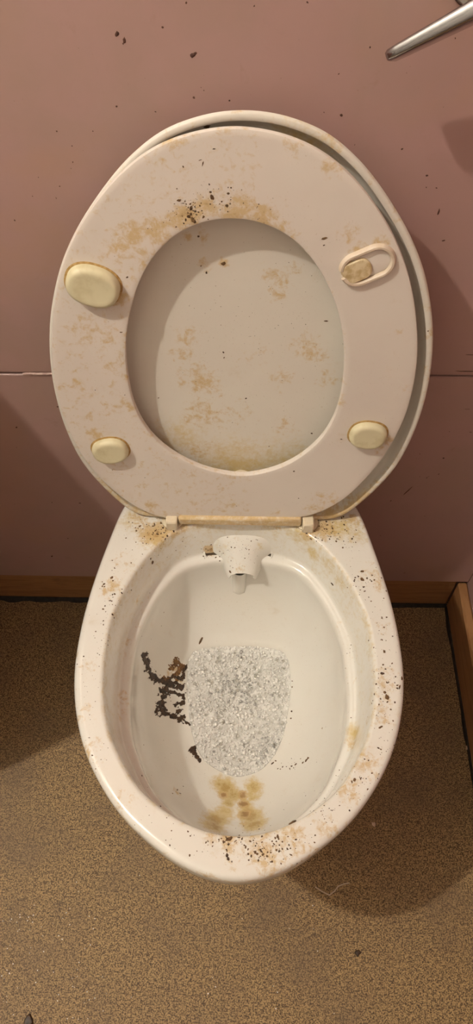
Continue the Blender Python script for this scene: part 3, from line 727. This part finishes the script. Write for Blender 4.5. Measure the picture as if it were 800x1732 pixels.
# larger clear bubbles among the froth
rnd = random.Random(31); V, F = [], []
bm = bmesh.new(); bmesh.ops.create_icosphere(bm, subdivisions=2, radius=1)
JV = [v.co.copy() for v in bm.verts]; JF = [[v.index for v in f.verts] for f in bm.faces]; bm.free()
for _ in range(420):
    q = rnd.random()*2*math.pi; rw = W[int(q/(2*math.pi)*N) % N]; f = math.sqrt(rnd.random())*.94
    if rnd.random() > (rw/W.max())**2: continue
    x, y = CX+math.cos(q)*rw*f, CY+math.sin(q)*rw*f; r = .0009+.0017*rnd.random()**2.5; b = len(V)
    V += [(x+v.x*r, y+v.y*r, ZW+.0004+v.z*r*.8) for v in JV]; F += [tuple(i+b for i in t_) for t_ in JF]
cb = obj('clear_bubbles', (V, F), NT('bubble_film').set(Base_Color=(.95, .95, .92), Roughness=.03, Transmission_Weight=1.0, IOR=1.12, Coat_Weight=1.0, Coat_Roughness=.02), water, fixn=False)
tag(cb, 'larger clear soap bubbles', kind='stuff')

# ------------------------------------------------------------------ chrome flush lever on the back wall
lever = empty('flush_lever', (.215, 0, 1.02), 'chrome flush lever sticking out over the pink wall at upper right', 'flush lever')
def blade():
    t0 = aty(656, 97, -.040); t1 = aty(806, 18, -.052)
    ax = (t1-t0).normalized(); vr = ray(700, 70).normalized()
    wd = (vr-ax*vr.dot(ax)).normalized(); up = ax.cross(wd).normalized()
    if up.z < 0: up = -up
    tilt = math.radians(-9); wd, up = wd*math.cos(tilt)+up*math.sin(tilt), up*math.cos(tilt)-wd*math.sin(tilt)
    L = (t1-t0).length*1.18; rings = []
    for i, t in enumerate([0, .012, .04, .12, .3, .5, .7, .85, 1.0]):
        k = [.35, .75, .95, 1, 1, 1, 1, 1, 1][i]
        hw = (.0105+.003*t)*k; hh = (.0042+.0030*t)*k; p = t0+ax*L*t
        r = []
        for j in range(28):
            q = 2*math.pi*j/28; e = .5
            r.append(tuple(p+wd*math.copysign(abs(math.cos(q))**e, math.cos(q))*hw+up*math.copysign(abs(math.sin(q))**e, math.sin(q))*hh))
        rings.append(r)
    return loft(rings, True, True), t0+ax*L
vf, pe = blade()
obj('blade', vf, M_CHROME, lever)
def ycyl(prof, cx_, cz_, n=32): return loft([[(cx_+r*math.cos(2*math.pi*k/n), y, cz_+r*math.sin(2*math.pi*k/n)) for k in range(n)] for r, y in prof], True, True)
obj('pivot', ycyl([(.012, -.002), (.012, -.040), (.014, -.042), (.014, -.064), (.011, -.068)], pe.x+.006, pe.z+.003), M_CHROME, lever)
obj('wall_plate', ycyl([(.030, -.0002), (.030, -.003), (.026, -.006), (.013, -.007)], pe.x+.006, pe.z+.003), M_CHROME, lever)

# ------------------------------------------------------------------ dirt on the wall panels
T_UP, T_LOW = bvh(p_up), bvh(p_low)
up_ex = [(198, 57, 6, 1.2, 60), (210, 68, 5, 1.3, 80), (208, 74, 2), (275, 46, 2.6), (315, 5, 2.6), (327, 93, 6.5, 1.1, 10), (330, 90, 4), (388, 170, 2.4), (328, 165, 3), (197, 180, 2.6), (263, 189, 2), (345, 153, 1.4), (577, 195, 3.4), (573, 125, 2), (626, 80, 2.2), (680, 252, 2.8), (722, 297, 3.4), (721, 317, 2), (738, 318, 2.4), (742, 358, 5, 2.2, 88), (750, 407, 3.4, 1.3, 20), (96, 222, 2.4), (157, 222, 1.8), (122, 247, 1.8), (123, 274, 2), (101, 315, 2.2), (95, 335, 1.8, 1.8, 90), (25, 373, 2.6), (520, 4, 2.4), (430, 10, 2), (340, 148, 1.2), (770, 65, 2), (795, 600, 5, 3.5, 0), (786, 628, 7, 4.2, 0), (55, 332, 1.6), (65, 300, 1.4), (548, 190, 1.6), (600, 245, 1.4), (120, 285, 1.4)]
low_ex = [(98, 688, 4.4, 1.4, 0), (28, 723, 4, 1.4, 60), (28, 757, 2), (88, 850, 2.8), (135, 851, 4, 1.6, 0), (25, 853, 1.4), (115, 911, 3.4), (86, 911, 2), (88, 941, 5.5, 1.4, 65), (50, 943, 2), (180, 825, 2), (150, 965, 1.8), (70, 932, 1.4), (750, 775, 3.6), (742, 802, 3, 1.4, 50), (725, 806, 2), (710, 768, 2.2), (710, 806, 2), (796, 731, 3, 2, 0), (760, 730, 2), (690, 830, 8, 4.5, 66), (661, 847, 3.4, 1.6, 60), (718, 873, 2), (722, 808, 3, 2.4, 80), (684, 969, 3, 2, 0), (790, 692, 3, 3.2, 0), (643, 906, 2.4)]
stuff_part('wall_specks', specks(T_UP, up_ex, [(400, 150, 260, 90, 40, .5, 1.1)], 12, .12, .62), M_WSPECK, p_up, 'dark flecks on the pink panel above the joint')
stuff_part('wall_specks', specks(T_LOW, low_ex, [(80, 850, 60, 80, 16, .5, 1.2), (720, 800, 50, 80, 16, .5, 1.2)], 13, .12, .62), M_WSPECK, p_low, 'dark flecks on the pink panel below the joint')

# ------------------------------------------------------------------ bits on the floor
def bit(px, py, r, mat, name, label, asp=1.2, rot=0, h=.7, seed=0):
    p = atz(px, py, 0); vf = blob(p, Vector((0, 0, 1)), r, asp, rot, h, 11, seed)
    o = obj(name, vf, mat, None, origin=(p.x, p.y, 0)); return tag(o, label, 'crumb')
bit(791, 1265, .0042, M_CRUMB, 'crumb', 'pale crumb on the floor beside the right skirting board', 1.2, 1.2, .7, 1)
bit(632, 1394, .0034, M_CRUMB, 'crumb', 'pale crumb on the floor in the shadow right of the toilet', .8, .2, .5, 2)
bit(605, 1612, .0050, M_CRUST, 'dirt_crumb', 'small dark crumb on the floor in front of the toilet', 1.15, .6, .4, 3)
bit(49, 1726, .0085, M_CRUST, 'dirt_lump', 'black lump on the floor at the bottom left corner', .85, .3, .35, 4)
pts = [(533, 1500), (545, 1508), (557, 1514), (566, 1507), (572, 1499), (582, 1495), (594, 1493)]
path = [atz(x, y, .0012+.0012*math.sin(i)**2) for i, (x, y) in enumerate(pts)]
dense = []
for i in range(len(path)-1):
    for k in range(4): dense.append(path[i].lerp(path[i+1], k/4))
fz = obj('fibre', tube(dense, .0009, 6), M_FIBRE, None, origin=(path[3].x, path[3].y, 0))
tag(fz, 'pale curled fibre on the floor in the shadow below the toilet rim', 'fibre')
# glitter in the floor
rnd = random.Random(21); parts = []
for i in range(90):
    px, py = (rnd.uniform(0, 180), rnd.uniform(1540, 1730)) if i < 60 else (rnd.uniform(0, 600), rnd.uniform(1480, 1730))
    p = atz(px, py, .0003); nn = Vector((rnd.uniform(-.5, .3), rnd.uniform(-.3, .3), 1)).normalized()
    parts.append(blob(p, nn, rnd.uniform(.0004, .0011), 1, rnd.uniform(0, 6), .5, 5, i))
gl = obj('floor_glitter', join(*parts), NT('glitter').set(Base_Color=(.95, .94, .9), Roughness=.25, Metallic=.0), bpy.data.objects['floor'], fixn=False, smooth=False)
tag(gl, 'tiny bright flecks in the floor', kind='stuff')
